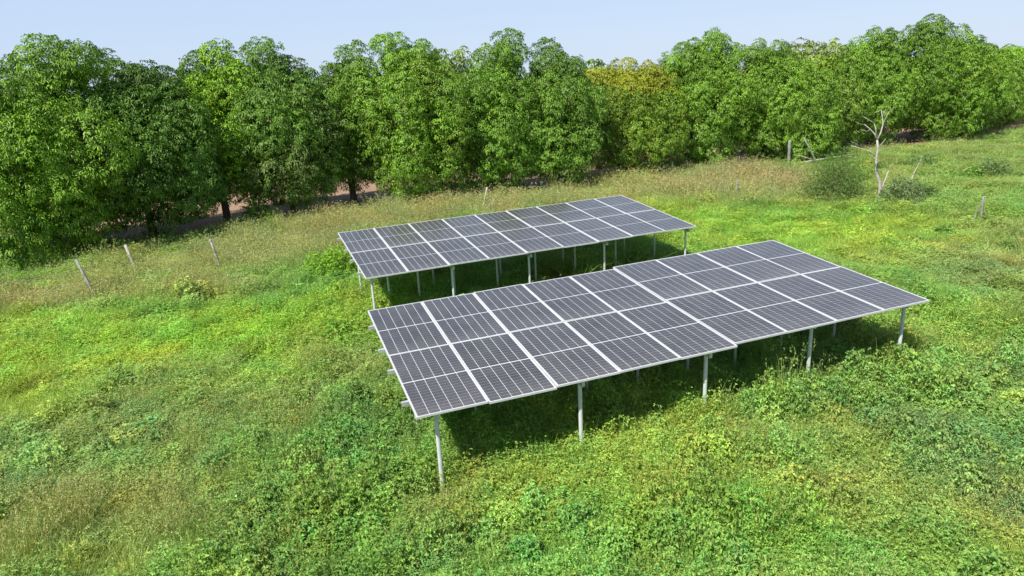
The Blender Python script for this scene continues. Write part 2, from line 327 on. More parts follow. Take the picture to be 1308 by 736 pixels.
def scatter(name, k, P, rot, scl, tint, label, cat):
    coll, cnt = PROTO[k]; n = len(P)
    me = bpy.data.meshes.new(name); me.vertices.add(n); me.vertices.foreach_set('co', P.astype(np.float32).ravel())
    def at(nm, typ, prop, arr): a = me.attributes.new(nm, typ, 'POINT'); a.data.foreach_set(prop, arr.ravel())
    at('rot', 'FLOAT_VECTOR', 'vector', rot.astype(np.float32)); at('scl', 'FLOAT_VECTOR', 'vector', scl.astype(np.float32))
    at('idx', 'INT', 'value', RNG.integers(0, cnt, n).astype(np.int32))
    at('itint', 'FLOAT_COLOR', 'color', np.concatenate([tint, np.ones((n, 1))], 1).astype(np.float32))
    o = bpy.data.objects.new(name, me); COL.objects.link(o)
    g = bpy.data.node_groups.new(name + '_nodes', 'GeometryNodeTree')
    g.interface.new_socket('Geometry', in_out='INPUT', socket_type='NodeSocketGeometry'); g.interface.new_socket('Geometry', in_out='OUTPUT', socket_type='NodeSocketGeometry')
    gi = g.nodes.new('NodeGroupInput'); go = g.nodes.new('NodeGroupOutput'); iop = g.nodes.new('GeometryNodeInstanceOnPoints')
    ci = g.nodes.new('GeometryNodeCollectionInfo'); ci.inputs['Collection'].default_value = coll; ci.inputs['Separate Children'].default_value = True; ci.inputs['Reset Children'].default_value = True
    def na(nm, typ): q = g.nodes.new('GeometryNodeInputNamedAttribute'); q.data_type = typ; q.inputs['Name'].default_value = nm; return q.outputs['Attribute']
    g.links.new(gi.outputs[0], iop.inputs['Points']); g.links.new(ci.outputs[0], iop.inputs['Instance']); iop.inputs['Pick Instance'].default_value = True
    g.links.new(na('idx', 'INT'), iop.inputs['Instance Index']); g.links.new(na('rot', 'FLOAT_VECTOR'), iop.inputs['Rotation']); g.links.new(na('scl', 'FLOAT_VECTOR'), iop.inputs['Scale'])
    g.links.new(iop.outputs[0], go.inputs[0])
    md = o.modifiers.new('scatter', 'NODES'); md.node_group = g
    return tag(o, label, cat, kind='stuff')
# candidate points: density falls with distance as plants grow bigger in spacing
def field_points():
    out = []
    for (r0, r1, step, sc) in ((5.0, 14, .185, .95), (14, 22, .24, 1.15), (22, 34, .32, 1.45), (34, 62, .47, 1.95), (62, 105, .85, 3.0)):
        xs = np.arange(-r1, r1, step); X, Y = np.meshgrid(xs, xs); X = X.ravel() + RNG.uniform(-.5, .5, X.size) * step; Y = Y.ravel() + RNG.uniform(-.5, .5, Y.size) * step
        R = np.hypot(X, Y); ang = np.degrees(np.arctan2(X, Y)); s = tree_s(X, Y)
        fence = vnoise(X, Y, 3.0, 9) * 1.6
        keep = (np.hypot(X + 1.23, Y - 9.55) > .30) & (R >= r0) & (R < r1) & (np.abs(ang) < 44 + 26 * (6 / R)) & (s < 34.0 + fence)
        out.append(np.stack([X[keep], Y[keep], np.full(keep.sum(), sc)], 1))
    return np.concatenate(out)
FP = field_points(); fx, fy, fs = FP.T
zc, zh, zp = zone_eval(fx, fy)
typ = (zp / zp.sum(1, keepdims=True)).cumsum(1); u = RNG.random(len(fx)) * .5 + vnoise(fx, fy, .8, 12) * .5; typ = np.minimum((u[:, None] > typ).sum(1), 4)
patch = vnoise(fx, fy, .9, 20) * .7 + vnoise(fx, fy, 2.6, 21) * .6          # 0..1.3
hgt = zh * (.45 + 1.15 * patch) * RNG.uniform(.8, 1.2, len(fx))
tint = jitter_col(zc * (.80 + .32 * vnoise(fx, fy, .6, 30))[:, None], .13, .07)
tint[:, 0] *= .85 + .30 * vnoise(fx, fy, 1.1, 31); tint *= (1.52, 1.46, 1.55)
tint[typ == DRY] = tint[typ == DRY] * .72 + np.array((.25, .29, .12)) * .30
tint[typ == FEATH] *= (.9, .97, 1.2)
far = np.clip((fs - .95) / 2, 0, 1)
names = [('meadow_herbs', 'low mat of small leaved green weeds covering the meadow', 'weeds'), ('meadow_grass', 'fine lime green grass growing through the meadow', 'grass'),
         ('dry_grass', 'tall straw coloured grass with seed heads along the tree row', 'dry grass'), ('broadleaf_weeds', 'larger leaved green weeds mounded around the front posts', 'weeds'),
         ('feathery_weeds', 'bluish feathery weeds in patches over the meadow', 'weeds')]
for k, (nm, lb, ct) in enumerate(names):
    m = typ == k; n = m.sum()
    P = np.stack([fx[m], fy[m], ground_z(fx[m], fy[m]) - .02], 1)
    rot = np.stack([RNG.normal(0, .1, n), RNG.normal(0, .1, n), RNG.random(n) * 6.28], 1)
    s = fs[m]; scl = np.stack([s, s, (s ** .35) * hgt[m]], 1)
    scatter(nm, k, P, rot, scl, tint[m], lb, ct)

# ------------------------------------------------------------------ solar arrays
PW, PL = 1.149, 2.285          # module width, length; pitch 1.160 x 2.30
fr, ce = MB(), MB()
for a, b in (((0,-PL,-.035),(.02,0,0)), ((PW-.02,-PL,-.035),(PW,0,0)), ((.02,-.02,-.035),(PW-.02,0,0)), ((.02,-PL,-.035),(PW-.02,-PL+.02,0))): fr.box(a, b)
frame_me = fr.build('panel_frame', M['aluminium']).data
bk = MB(); bk.box((.021,-PL+.021,-.012), (PW-.021,-.021,-.007)); back_me = bk.build('backsheet', M['backsheet']).data
iw = PW - .04; il = PL - .04; cw = (iw - .016 - 5 * .007) / 6; gapm = .02; chh = (il - .016 - gapm) / 24
for i in range(6):
    for j in range(24):
        x0 = .02 + .008 + i * (cw + .007); y1 = -.02 - .008 - j * chh - (gapm if j >= 12 else 0)
        n = len(ce.v); x1 = x0 + cw; y0 = y1 - chh + .005; c = .006; z = -.0045
        ce.v += [(x0+c,y0,z),(x1-c,y0,z),(x1,y0+c,z),(x1,y1,z),(x0,y1,z),(x0,y0+c,z)]; ce.f.append((n,n+1,n+2,n+3,n+4,n+5))
cell_me = ce.build('solar_cells', M['cell']).data
for o in list(COL.objects):
    if o.name.split('.')[0] in ('panel_frame', 'backsheet', 'solar_cells'): bpy.data.objects.remove(o)
def array(label, O, A, B, posts, rails, shift, foot_z, plate):
    O = Vector(O); A = Vector(A).normalized(); B = Vector(B); B = (B - A * B.dot(A)).normalized(); Nn = A.cross(-B).normalized()
    if Nn.z < 0: Nn = -Nn
    base = Vector((O.x, O.y, 0)); root = empty('solar_array', base); tag(root, label, 'solar array', 'raised solar arrays in the meadow')
    rotm = Matrix((A, -B, Nn)).transposed()
    for r in range(2):
        for c in range(9):
            off = shift * (.6 if c >= 5 else -.4); ao = .02 if c >= 5 and shift else 0.0
            pos = O - base + A * (c * 1.1603 + .005 + ao) + B * (r * 2.30 + .007 - off) + Nn * random.uniform(-.003, .003)
            # laminate = white backsheet with the cells just proud of it
            pn = bpy.data.objects.new('solar_panel', back_me); COL.objects.link(pn); pn.parent = root
            tilt = Matrix.Rotation(random.gauss(0, .0035), 3, 'X') @ Matrix.Rotation(random.gauss(0, .0035), 3, 'Y')
            pn.matrix_local = Matrix.LocRotScale(pos, (rotm @ tilt).to_quaternion(), None)
            instance('panel_frame', frame_me, pn)
            k = instance('solar_cells', cell_me, pn); k['kind'] = 'stuff'
    L = 9 * 1.1603
    def to(a, b, n): return O - base + A * a + B * b + Nn * n
    def bar(name, p, q, w, h, mat, side):
        d = (q - p).normalized(); s = side.normalized(); u2 = d.cross(s).normalized(); m = MB(); i = []
        for e in (p, q):
            for sx, sy in ((-1,-1),(1,-1),(1,1),(-1,1)): m.v.append(tuple(e + s * sx * w / 2 + u2 * sy * h / 2))
        m.f = [(0,1,2,3),(7,6,5,4),(0,4,5,1),(1,5,6,2),(2,6,7,3),(3,7,4,0)]
        return m.build(name, mat, root)
    for b in rails: bar('purlin', to(-.10, b, -.075), to(L + .04, b, -.075), .05, .07, M['galvanised'], B)
    ra = sorted(set(round(a, 2) for a, b, w in posts if b > 4))
    for a in ra: bar('rafter', to(a, .25, -.16), to(a, 4.5 if a < 5.8 or not plate else 4.3, -.16), .06, .09, M['galvanised'], A)
    for a, b, w in posts:
        t = to(a, b, -.2 if b > 4 else -.115); gz = float(ground_z(t.x + base.x, t.y + base.y))
        m = MB(); m.tube([(t.x, t.y, t.z), (t.x, t.y, gz + foot_z)], w, 12); m.build('support_post', M['white_post'], root)
        if plate:
            m = MB(); m.tube([(t.x, t.y, gz - .05), (t.x, t.y, gz + .035)], [.17, .14], 10); m.build('concrete_footing', M['concrete'], root)
    return root
G0 = 6.5
front = [(a, 4.36 if a < 5.8 else 4.2, .036) for a in (.36, 2.85, 5.35, 7.85, 10.2)]
midr = [(a, 2.55, .028) for a in (.36, 1.5, 2.7, 3.85, 5.0, 6.2, 7.4, 8.6, 10.1)]
backr = [(a, .6, .034) for a in (1.4, 3.8, 6.2, 8.6)]
array('nearer white framed solar array on slim posts, its lower edge stepped at the sixth column', (-3.069, 13.741, -4.567 + G0), (.94464, .32786, .01262), (.32796, -.94241, -.06557),
      front + midr + backr, (.8, 1.95, 2.85, 4.02), .11, .0, True)
ff = [(a, 4.3, .032) for a in (.2, 2.45, 4.8, 7.3, 10.25)]
fm = [(a, 2.9, .03) for a in (.9, 1.8, 2.9, 4.3, 5.6, 7.0, 8.5, 10.0)]
fb = [(a, 1.6, .03) for a in (.3, 2.6, 4.9, 7.2, 9.6)]
array('farther solar array nearer the mango trees, partly hidden behind the other array', (-5.485, 21.695, -4.565 + G0), (.93284, .36027, .00473), (.3596, -.93013, -.07453),
      ff + fm + fb, (.5, 1.8, 2.8, 4.0), 0.0, .0, False)

# ------------------------------------------------------------------ trees
def fib(n):
    i = np.arange(n) + .5; ph = np.arccos(1 - 2 * i / n); th = np.pi * (1 + 5 ** .5) * i
    return np.stack([np.cos(th) * np.sin(ph), np.sin(th) * np.sin(ph), np.cos(ph)], 1)
TREE_GAIN = np.array((1.75, 1.68, .80))
def make_crown(H, R, tops, tint, young, bottom=.7, dens=8.5, leaf=.27, lobes=48, yfrac=.14, ros=.9):
    """lobed crown; rosettes of drooping lance leaves over each lobe and loosely inside"""
    zc = (H * .84 + bottom) / 2; rz = (H * .84 - bottom) / 2; cx0 = float(np.mean([t[0] for t in tops])) * .7 if len(tops) > 2 else 0.0
    d = fib(lobes); d += RNG.normal(0, .10, d.shape); d = unit(d)
    prof = np.where(d[:, 2] > 0, 1.0, 1.0 - .10 * -d[:, 2])
    hz_ = np.abs(d[:, 2]); d[:, :2] *= (1 + .35 * hz_)[:, None]          # fuller shoulders and skirt than an ellipsoid
    C = np.stack([cx0 + d[:, 0] * R * .76 * prof, d[:, 1] * R * .76 * prof, zc + d[:, 2] * rz * .84], 1); C[:, :2] = (C[:, :2] - [cx0, 0]) * RNG.uniform(.84, 1.16, (lobes, 1)) + [cx0, 0]
    Rr = RNG.uniform(.17, .36, lobes) * R
    for (tx, ty, tz, tr) in tops:
        C = np.concatenate([C, [[tx, ty, tz - tr * 1.06], [tx * .8 + .2, ty + 1.1, tz - tr * 2.0]]]); Rr = np.append(Rr, [tr, tr])
    for k in range(26):                                    # small lobes that roughen the outline
        dd = unit(RNG.normal(0, 1, 3)); C = np.concatenate([C, [[cx0 + dd[0]*R*.9, dd[1]*R*.9, max(bottom+.4, zc + dd[2]*rz*.88)]]]); Rr = np.append(Rr, R * RNG.uniform(.11, .2))
    P = []; D = []; Lb = []
    for c, r, li in zip(C, Rr, range(len(C))):
        top_ = lobes <= li < lobes + 2 * len(tops); n = int(4 * np.pi * r * r * dens * RNG.uniform(.85, 1.15) * (1.55 if top_ else 1.0)); q = unit(RNG.normal(0, 1, (n, 3)))
        kc = max(6, int(4 * np.pi * r * r * 1.5)); qc = unit(RNG.normal(0, 1, (kc, 3)))           # leafy bunches with dark crevices between
        dt_ = q @ qc.T; ni = dt_.argmax(1); arc = np.arccos(np.clip(dt_.max(1), -1, 1)) * r; bs = RNG.uniform(.38, .60, kc)[ni]
        bump = np.sqrt(np.clip(1 - (arc / bs) ** 2, 0, 1)); inner = RNG.random(n) < (.38 if top_ else .22)
        rr = (r * .78 + .46 * bump + RNG.normal(0, .03, n)) * np.where(inner, RNG.uniform(.5, .9, n), 1)
        p = c + q * rr[:, None]; ax_ = unit(unit(p - (c + qc[ni] * r * .74)) + q * .6)
        dd = np.linalg.norm(p[:, None] - C[None], axis=2) / Rr[None]; dd[:, li] = 9
        keep = (dd.min(1) > (.66 if top_ else .78)) & (p[:, 2] > bottom * .6) & (inner | (bump > .32) | (RNG.random(n) < .12)); P.append(p[keep]); D.append(ax_[keep]); Lb.append(np.full(keep.sum(), li))
    n = int(R * R * H * 3); q = unit(RNG.normal(0, 1, (n, 3))); t = RNG.uniform(.3, .8, (n, 1))       # inner leaves
    P.append(np.array([cx0, 0, zc]) + q * [R, R, rz] * t); D.append(q); Lb.append(RNG.integers(0, lobes, n))
    P = np.concatenate(P); D = np.concatenate(D); Lb = np.concatenate(Lb); n = len(P)
    axis_ = unit(D * .8 + np.array((0, 0, .55)) + RNG.normal(0, .22, (n, 3)))
    e1 = unit(np.cross(axis_, RNG.normal(0, 1, (n, 3)))); e2 = np.cross(axis_, e1)
    lobe_t = RNG.normal(1, .16, len(C)); lobe_y = RNG.random(len(C)) < yfrac
    base = np.tile(tint, (n, 1)) * TREE_GAIN * lobe_t[Lb][:, None] * np.clip(1 + RNG.normal(0, .15, (n, 1)), .6, 1.5)
    isy = (lobe_y[Lb] & (RNG.random(n) < .75)) | (RNG.random(n) < .03); base[isy] = np.array(young) * np.clip(1 + RNG.normal(0, .15, (isy.sum(), 1)), .6, 1.5)
    parts = []; K = 6
    for k in range(K):
        a = 2 * np.pi * k / K + RNG.uniform(-.3, .3, n); el = RNG.uniform(-.35, .35, n)
        dr = (e1 * np.cos(a)[:, None] + e2 * np.sin(a)[:, None]) * np.cos(el)[:, None] + axis_ * np.sin(el)[:, None]
        dr[:, 2] -= RNG.uniform(.1, .6, n)
        V, F = leaves(P + dr * .03, dr, leaf * RNG.uniform(.75, 1.2, n) * ros, leaf * .36, .30, .22, up=axis_)
        parts.append((V, F, rep(base * np.clip(1 + RNG.normal(0, .07, (n, 1)), .7, 1.3), 4)))
    return merge(parts) + (C, Rr)
def make_tree(name, x, y, H, R, tops, tint, young, label, rz=0., bottom=.8, group='mango trees in the orchard row', **kw):
    root = empty(name, (x, y, float(ground_z(x, y))), rz); tag(root, label, 'tree', group)
    V, F, C, LC, LR = make_crown(H, R, tops, tint, young, bottom, **kw)
    cr = mesh_obj('crown', V, F, M['tree_leaf'], root, col=C)
    m = MB(); hz = 1.3; m.tube([(0,0,-.1), (.03,.02,.35), (.0,.06,hz), (.05,0,H*.42)], [.24,.19,.17,.12], 10); m.build('trunk', M['bark'], root, True)
    idx = sorted(range(len(LC)), key=lambda i: -LR[i])[:9]
    for i in idx[:7]:
        c = LC[i]; s = Vector((0, .04, random.uniform(hz * .8, H * .38))); e = Vector(c); md = s.lerp(e, .5) + Vector((0, 0, -.1 + .2 * random.random())) + Vector((random.uniform(-.2,.2), random.uniform(-.2,.2), 0))
        m = MB(); m.tube([s, s.lerp(md, .5) + Vector((0,0,.1)), md, e], [.10,.085,.06,.025], 7); m.build('branch', M['bark'], root, True)
    return root
G1, G2, G3 = (.060,.130,.022), (.075,.150,.026), (.090,.160,.036)
YL = (.20,.33,.03)
TR = [
 (-20.6,29.4,8.5,4.0,[(1.91,0.68,8.88,0.98),(3.3,0.64,8.65,0.85),(0.82,0.55,8.07,0.98),(2.58,0.46,7.44,1.11),(0.38,0.26,6.16,1.11),(1.5,0.2,5.79,1.17),(3.32,0.26,6.16,0.98),(-0.05,0.41,7.11,0.85)],(.085,.170,.022),(.19,.34,.028),'large dense green mango tree cut off by the left edge of the photo'),
 (-16.6,31.7,8.1,3.1,[(-0.47,0.61,8.44,0.84),(0.74,0.56,8.1,0.91),(1.76,0.46,7.45,0.7),(-0.2,0.39,7.05,1.12),(1.93,0.25,6.1,0.84),(1.12,0.15,5.47,1.12),(-0.93,0.32,6.58,0.77)],(.055,.118,.026),(.10,.19,.03),'dark green mango tree with a leaning pale trunk behind the pale fence pole'),
 (-14.4,35.0,8.3,2.6,[(0.82,0.65,8.69,0.93),(-0.18,0.57,8.19,0.85),(1.34,0.49,7.67,1.0),(-0.83,0.38,6.93,0.85),(0.09,0.26,6.14,1.08),(-1.12,0.12,5.28,0.77)],(.100,.200,.020),(.24,.42,.025),'bright lime leaved mango tree second clump from the left'),
 (-11.2,35.8,8.2,3.0,[(-0.51,0.67,8.82,0.95),(0.55,0.53,7.93,0.95),(-1.0,0.41,7.14,1.11),(1.45,0.41,7.13,0.79),(0.13,0.25,6.14,1.19),(1.78,0.21,5.87,0.79),(-1.12,0.09,5.07,1.03)],(.062,.125,.030),(.13,.19,.04),'duller dark mango tree with brownish tips right of the lime one'),
 (-8.6,38.4,8.2,2.6,[(0.78,0.61,8.46,0.85),(-0.1,0.53,7.9,0.68),(-0.47,0.35,6.78,0.85),(0.8,0.34,6.71,1.02),(1.88,0.39,6.98,0.76),(-0.77,0.1,5.18,0.85),(1.11,0.03,4.67,1.1)],(.080,.155,.030),(.16,.27,.04),'mango tree with two small round tops left of the pointed tall one'),
 (-4.9,37.8,8.2,3.2,[(-0.78,0.67,8.84,1.0),(0.65,0.59,8.33,0.83),(1.22,0.42,7.22,0.92),(-0.26,0.38,6.98,1.17),(2.22,0.32,6.53,0.75),(0.9,0.13,5.32,1.25),(2.8,0.17,5.62,0.83),(-1.37,0.21,5.84,0.92)],(.085,.165,.028),(.20,.31,.035),'tall mango tree hanging low over the grass behind the far array corner'),
 (-0.4,38.8,7.9,2.5,[(0.77,0.65,8.66,0.94),(-0.13,0.53,7.89,0.77),(-0.74,0.37,6.86,0.86),(0.88,0.35,6.77,1.11),(-1.14,0.1,5.16,0.86),(0.33,0.03,4.67,1.11)],(.080,.165,.030),(.17,.31,.03),'left crown of the twin topped mango tree beside a sky gap'),
 (2.6,39.9,7.7,2.6,[(0.04,0.57,8.18,0.97),(1.11,0.47,7.54,0.79),(-0.36,0.33,6.61,1.06),(1.39,0.3,6.43,0.88),(1.86,0.13,5.31,0.7),(0.43,0.06,4.88,1.23)],(.082,.160,.036),(.15,.28,.03),'right crown of the twin topped mango tree above the far array'),
 (7.6,44.2,6.5,3.4,[(-1.45,0.37,6.89,0.88),(0.02,0.39,7.0,0.97),(1.46,0.35,6.74,0.88),(2.41,0.28,6.32,0.78),(0.18,0.18,5.64,1.26),(2.32,0.02,4.6,1.07),(-1.79,0.12,5.28,0.97)],(.100,.175,.030),(.28,.30,.02),'lower mango tree with a yellow orange top in the middle of the row'),
 (12.6,45.8,7.9,3.3,[(0.93,0.64,8.61,1.01),(-0.37,0.55,8.05,0.91),(-1.4,0.47,7.52,0.81),(2.14,0.52,7.82,0.91),(0.31,0.32,6.57,1.31),(-1.51,0.19,5.7,1.01),(2.28,0.19,5.74,1.11)],(.095,.185,.034),(.16,.29,.035),'tall fresh green mango tree just right of the yellow topped one'),
 (17.4,46.2,7.3,3.6,[(-0.9,0.52,7.84,0.91),(0.26,0.49,7.69,0.91),(1.39,0.38,6.95,0.91),(2.47,0.27,6.21,0.91),(-0.35,0.21,5.87,1.32),(1.86,0.01,4.54,1.22),(3.06,0.07,4.97,0.71)],(.098,.185,.036),(.16,.28,.035),'broad mango tree whose crown meets the dry grass behind the grey post'),
 (23.2,50.5,5.6,2.6,[(-0.49,0.02,4.65,0.89),(0.53,0.08,5.02,0.89),(0.0,-0.16,3.46,1.0)],(.085,.150,.034),(.20,.32,.03),'short mango tree in the dip of the row behind the dead tree'),
 (27.6,52.6,7.6,3.3,[(0.31,0.61,8.44,1.04),(-1.0,0.5,7.73,0.92),(-1.8,0.35,6.78,0.81),(1.44,0.53,7.94,0.92),(-0.39,0.27,6.21,1.39),(-2.2,0.07,4.92,1.04),(1.61,0.21,5.83,1.15)],(.090,.175,.034),(.17,.30,.03),'mango tree left of the tallest crown at the right'),
 (32.6,53.4,8.3,4.3,[(-0.22,0.71,9.05,1.17),(-1.42,0.63,8.55,1.05),(1.21,0.59,8.3,1.05),(2.44,0.44,7.34,0.94),(-0.05,0.36,6.8,1.52),(1.92,0.12,5.3,1.29),(-2.13,0.29,6.35,1.17),(3.04,-0.02,4.4,1.05)],(.085,.170,.030),(.19,.32,.03),'tallest wide mango tree at the right of the row'),
 (38.6,57.4,7.0,3.2,[(0.24,0.35,6.73,0.88),(1.15,0.26,6.2,0.88),(0.57,0.04,4.79,1.01)],(.088,.160,.036),(.17,.29,.03),'mango tree just right of the tallest wide one'),
 (45.0,62.5,6.8,3.6,[(-0.36,0.33,6.63,0.82),(-1.2,0.28,6.28,0.82),(0.65,0.28,6.31,0.82)],(.100,.200,.032),(.20,.34,.03),'brighter mango tree near the right edge of the photo'),
 (52.5,67.0,6.9,3.9,[(.5,0,7.0,1.0),(-.8,0,6.6,1.0)],(.095,.185,.032),(.19,.32,.03),'last mango tree of the row, cut by the right edge'),
]
trees = []
for i, t in enumerate(TR):
    yf = {2: .42, 0: .25, 8: .0}.get(i, .12)
    far_ = t[1] > 50
    o = make_tree('mango_tree', t[0], t[1], t[2], t[3] * .95, t[4], t[5], t[6], t[7], rz=0., yfrac=yf, bottom={0:.2,1:.8,2:1.3,3:.75,4:1.0,5:.3,6:.5,7:.4,9:.3,10:.2}.get(i,.6), dens=(20 if far_ else 37.0), leaf=(.18 if far_ else .15), ros=1.0)
    if i == 8:                                            # yellow autumnal shoots over the top of this tree
        me = [c for c in o.children if c.name.startswith('crown')][0].data; n = len(me.vertices); co = np.empty(n*3, np.float32); me.vertices.foreach_get('co', co); co = co.reshape(-1, 3)
        c = np.empty(n*4, np.float32); me.color_attributes['tint'].data.foreach_get('color', c); c = c.reshape(-1, 4)
        cl = vnoise(co[:, 0], co[:, 1] + co[:, 2], .8, 44); s = (co[:, 2] > 4.3 + cl * 1.6) & (cl > .22); c[s, :3] = np.array((.30,.335,.025)) * (.6 + .7 * cl[s][:, None]); me.color_attributes['tint'].data.foreach_set('color', c.ravel())
    trees.append(o)
def place_copy(src_, x, y, rz, s, label, group):
    c = copy_tree(src_); c.location = (x, y, float(ground_z(x, y))); c.rotation_euler = (0, 0, rz); c.scale = (s, s, s * random.uniform(.93, 1.03)); tag(c, label, 'tree', group); return c
# left neighbour outside the frame and the second orchard row behind
place_copy(trees[1], -26.5, 28.6, 1.2, .98, 'mango tree at the far left edge behind the large one', 'mango trees in the orchard row')
sec = 'mango trees of the second orchard row'
for k, x in enumerate(np.arange(-31, 62, 6.2)):
    s = 53.0; y = (s + .397 * x) / .918 + random.uniform(-.6, .6)
    place_copy(trees[(k * 5 + 3) % 11], x + random.uniform(-.5, .5), y, random.uniform(0, 6.28), random.uniform(.66, .76), 'mango tree of the row behind, seen only through gaps between nearer crowns', sec)
def far_tree(x, y, H, R, tint, label, name='distant_tree'):
    root = empty(name, (x, y, 0)); tag(root, label, 'tree', 'distant trees beyond the orchard')
    V, F, C, LC, LR = make_crown(H, R, [], tint, tint, H * .3, dens=2.4, leaf=.5, lobes=26, yfrac=0)
    mesh_obj('crown', V, F, M['grey_leaf'], root, col=C); m = MB(); m.tube([(0,0,-.2),(0,.1,H*.3),(.2,0,H*.7)], [.35,.28,.12], 8); m.build('trunk', M['bark'], root, True)
    return root
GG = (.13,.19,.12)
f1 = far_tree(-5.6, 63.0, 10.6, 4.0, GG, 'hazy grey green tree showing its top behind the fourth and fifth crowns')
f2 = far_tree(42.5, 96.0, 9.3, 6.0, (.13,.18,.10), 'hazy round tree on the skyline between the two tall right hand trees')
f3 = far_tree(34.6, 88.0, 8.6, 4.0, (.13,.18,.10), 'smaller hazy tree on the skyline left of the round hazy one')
f4 = far_tree(8.4, 70.0, 8.0, 4.0, (.10,.17,.06), 'dark tree top peeping over the dip left of the yellow topped tree')
f5 = far_tree(31.5, 66.0, 7.6, 3.6, (.12,.20,.03), 'bright yellow green tree top behind the dip in the row')
f6 = far_tree(-25.0, 60.0, 8.6, 5.0, (.08,.13,.06), 'dull tree top with bare twigs behind the two leftmost crowns')
k = 0
for (x, y) in [(-70,95),(-52,100),(-36,92),(-20,98),(-4,104),(12,100),(26,108),(58,104),(70,98),(80,92),(92,104),(66,84),(78,80),(90,84),(104,92)]:
    c = copy_tree((f2, f4, f3)[k % 3]); c.location = (x, y, 0); c.rotation_euler = (0, 0, k * 1.3); s = .8; c.scale = (1.25, 1.25, s); k += 1
    c['label'] = 'distant green tree low on the skyline, almost hidden by the orchard row'

# ------------------------------------------------------------------ dead tree, shrubs, posts, fence
def foliage_blob(n, r, h, leaf, tint, droop=.2, yr=1.0):
    q = unit(RNG.normal(0, 1, (n, 3))); q[:, 2] = np.abs(q[:, 2]) * 1.0; t = RNG.uniform(.45, 1.05, (n, 1)) * (1 + .35 * (vnoise(q[:, 0] * 3, q[:, 1] * 3 + q[:, 2] * 2, .6, 8)[:, None] - .5))
    P = q * [r, r * yr, h] * t + [0, 0, .05]; parts = []; b = np.tile(tint, (n, 1)) * np.clip(1 + RNG.normal(0, .2, (n, 1)), .5, 1.6)
    for k in range(4):
        D = q * .6 + RNG.normal(0, .6, (n, 3)); V, F = leaves(P, D, leaf * RNG.uniform(.7, 1.2, n), leaf * .45, droop); parts.append((V, F, rep(b, 4)))
    return merge(parts)
def shrub(x, y, r, h, leaf, n, tint, label, name='shrub', stems=6, yr=1.0, group=None):
    root = empty(name, (x, y, float(ground_z(x, y)))); tag(root, label, 'shrub', group)
    V, F, C = foliage_blob(n, r, h, leaf, tint, yr=yr); mesh_obj('foliage', V, F, M['shrub_leaf'], root, col=C)
    m = MB()
    for k in range(stems):
        a = random.random() * 6.28; rr = r * random.uniform(.3, .8); m.tube([(0, 0, -.05), (math.cos(a)*rr*.5, math.sin(a)*rr*.5*yr, h*.5), (math.cos(a)*rr, math.sin(a)*rr*yr, h*.85)], [.02,.014,.006], 5)
    m.build('stems', M['bark'], root); return root
shrub(-6.1, 23.3, 1.15, 1.0, .12, 1200, (.24,.42,.04), 'yellow green leafy bush at the left corner of the far array')
shrub(15.1, 31.6, 1.55, 2.1, .07, 4200, (.17,.25,.07), 'feathery olive green bush left of the dead white tree')
shrub(16.3, 33.6, 1.2, 2.3, .085, 2200, (.14,.26,.05), 'taller green bush just behind the dead white tree')
shrub(17.4, 29.9, .95, 1.25, .10, 1500, (.22,.30,.13), 'grey green bush at the right foot of the dead white tree')
shrub(18.9, 31.0, .8, .7, .09, 700, (.11,.18,.06), 'low dark bush in the shade right of the dead white tree')
shrub(25.6, 36.2, 1.1, .8, .12, 420, (.13,.22,.08), 'lone low round bush in the right hand meadow', stems=4)
shrub(20.6, 45.8, 1.0, 1.9, .16, 420, (.22,.38,.04), 'bright lime bush below the dip in the mango row')
shrub(-12.3, 33.6, .8, 1.9, .2, 240, (.20,.36,.03), 'bright lime sapling hanging under the dark mango crown')
shrub(-11.4, 32.9, .7, .9, .2, 130, (.22,.40,.03), 'small lime sapling standing low before the dark orchard floor')
shrub(9.4, 40.6, 1.2, 1.0, .12, 420, (.12,.15,.05), 'brownish bush in the dry grass below the yellow topped mango')
shrub(13.6, 40.2, 1.4, 1.2, .10, 520, (.22,.15,.08), 'reddish brown dry bush before the tall fresh green mango')
shrub(14.9, 37.0, .9, .9, .08, 320, (.24,.17,.10), 'smaller reddish dry bush near the grey fence post')
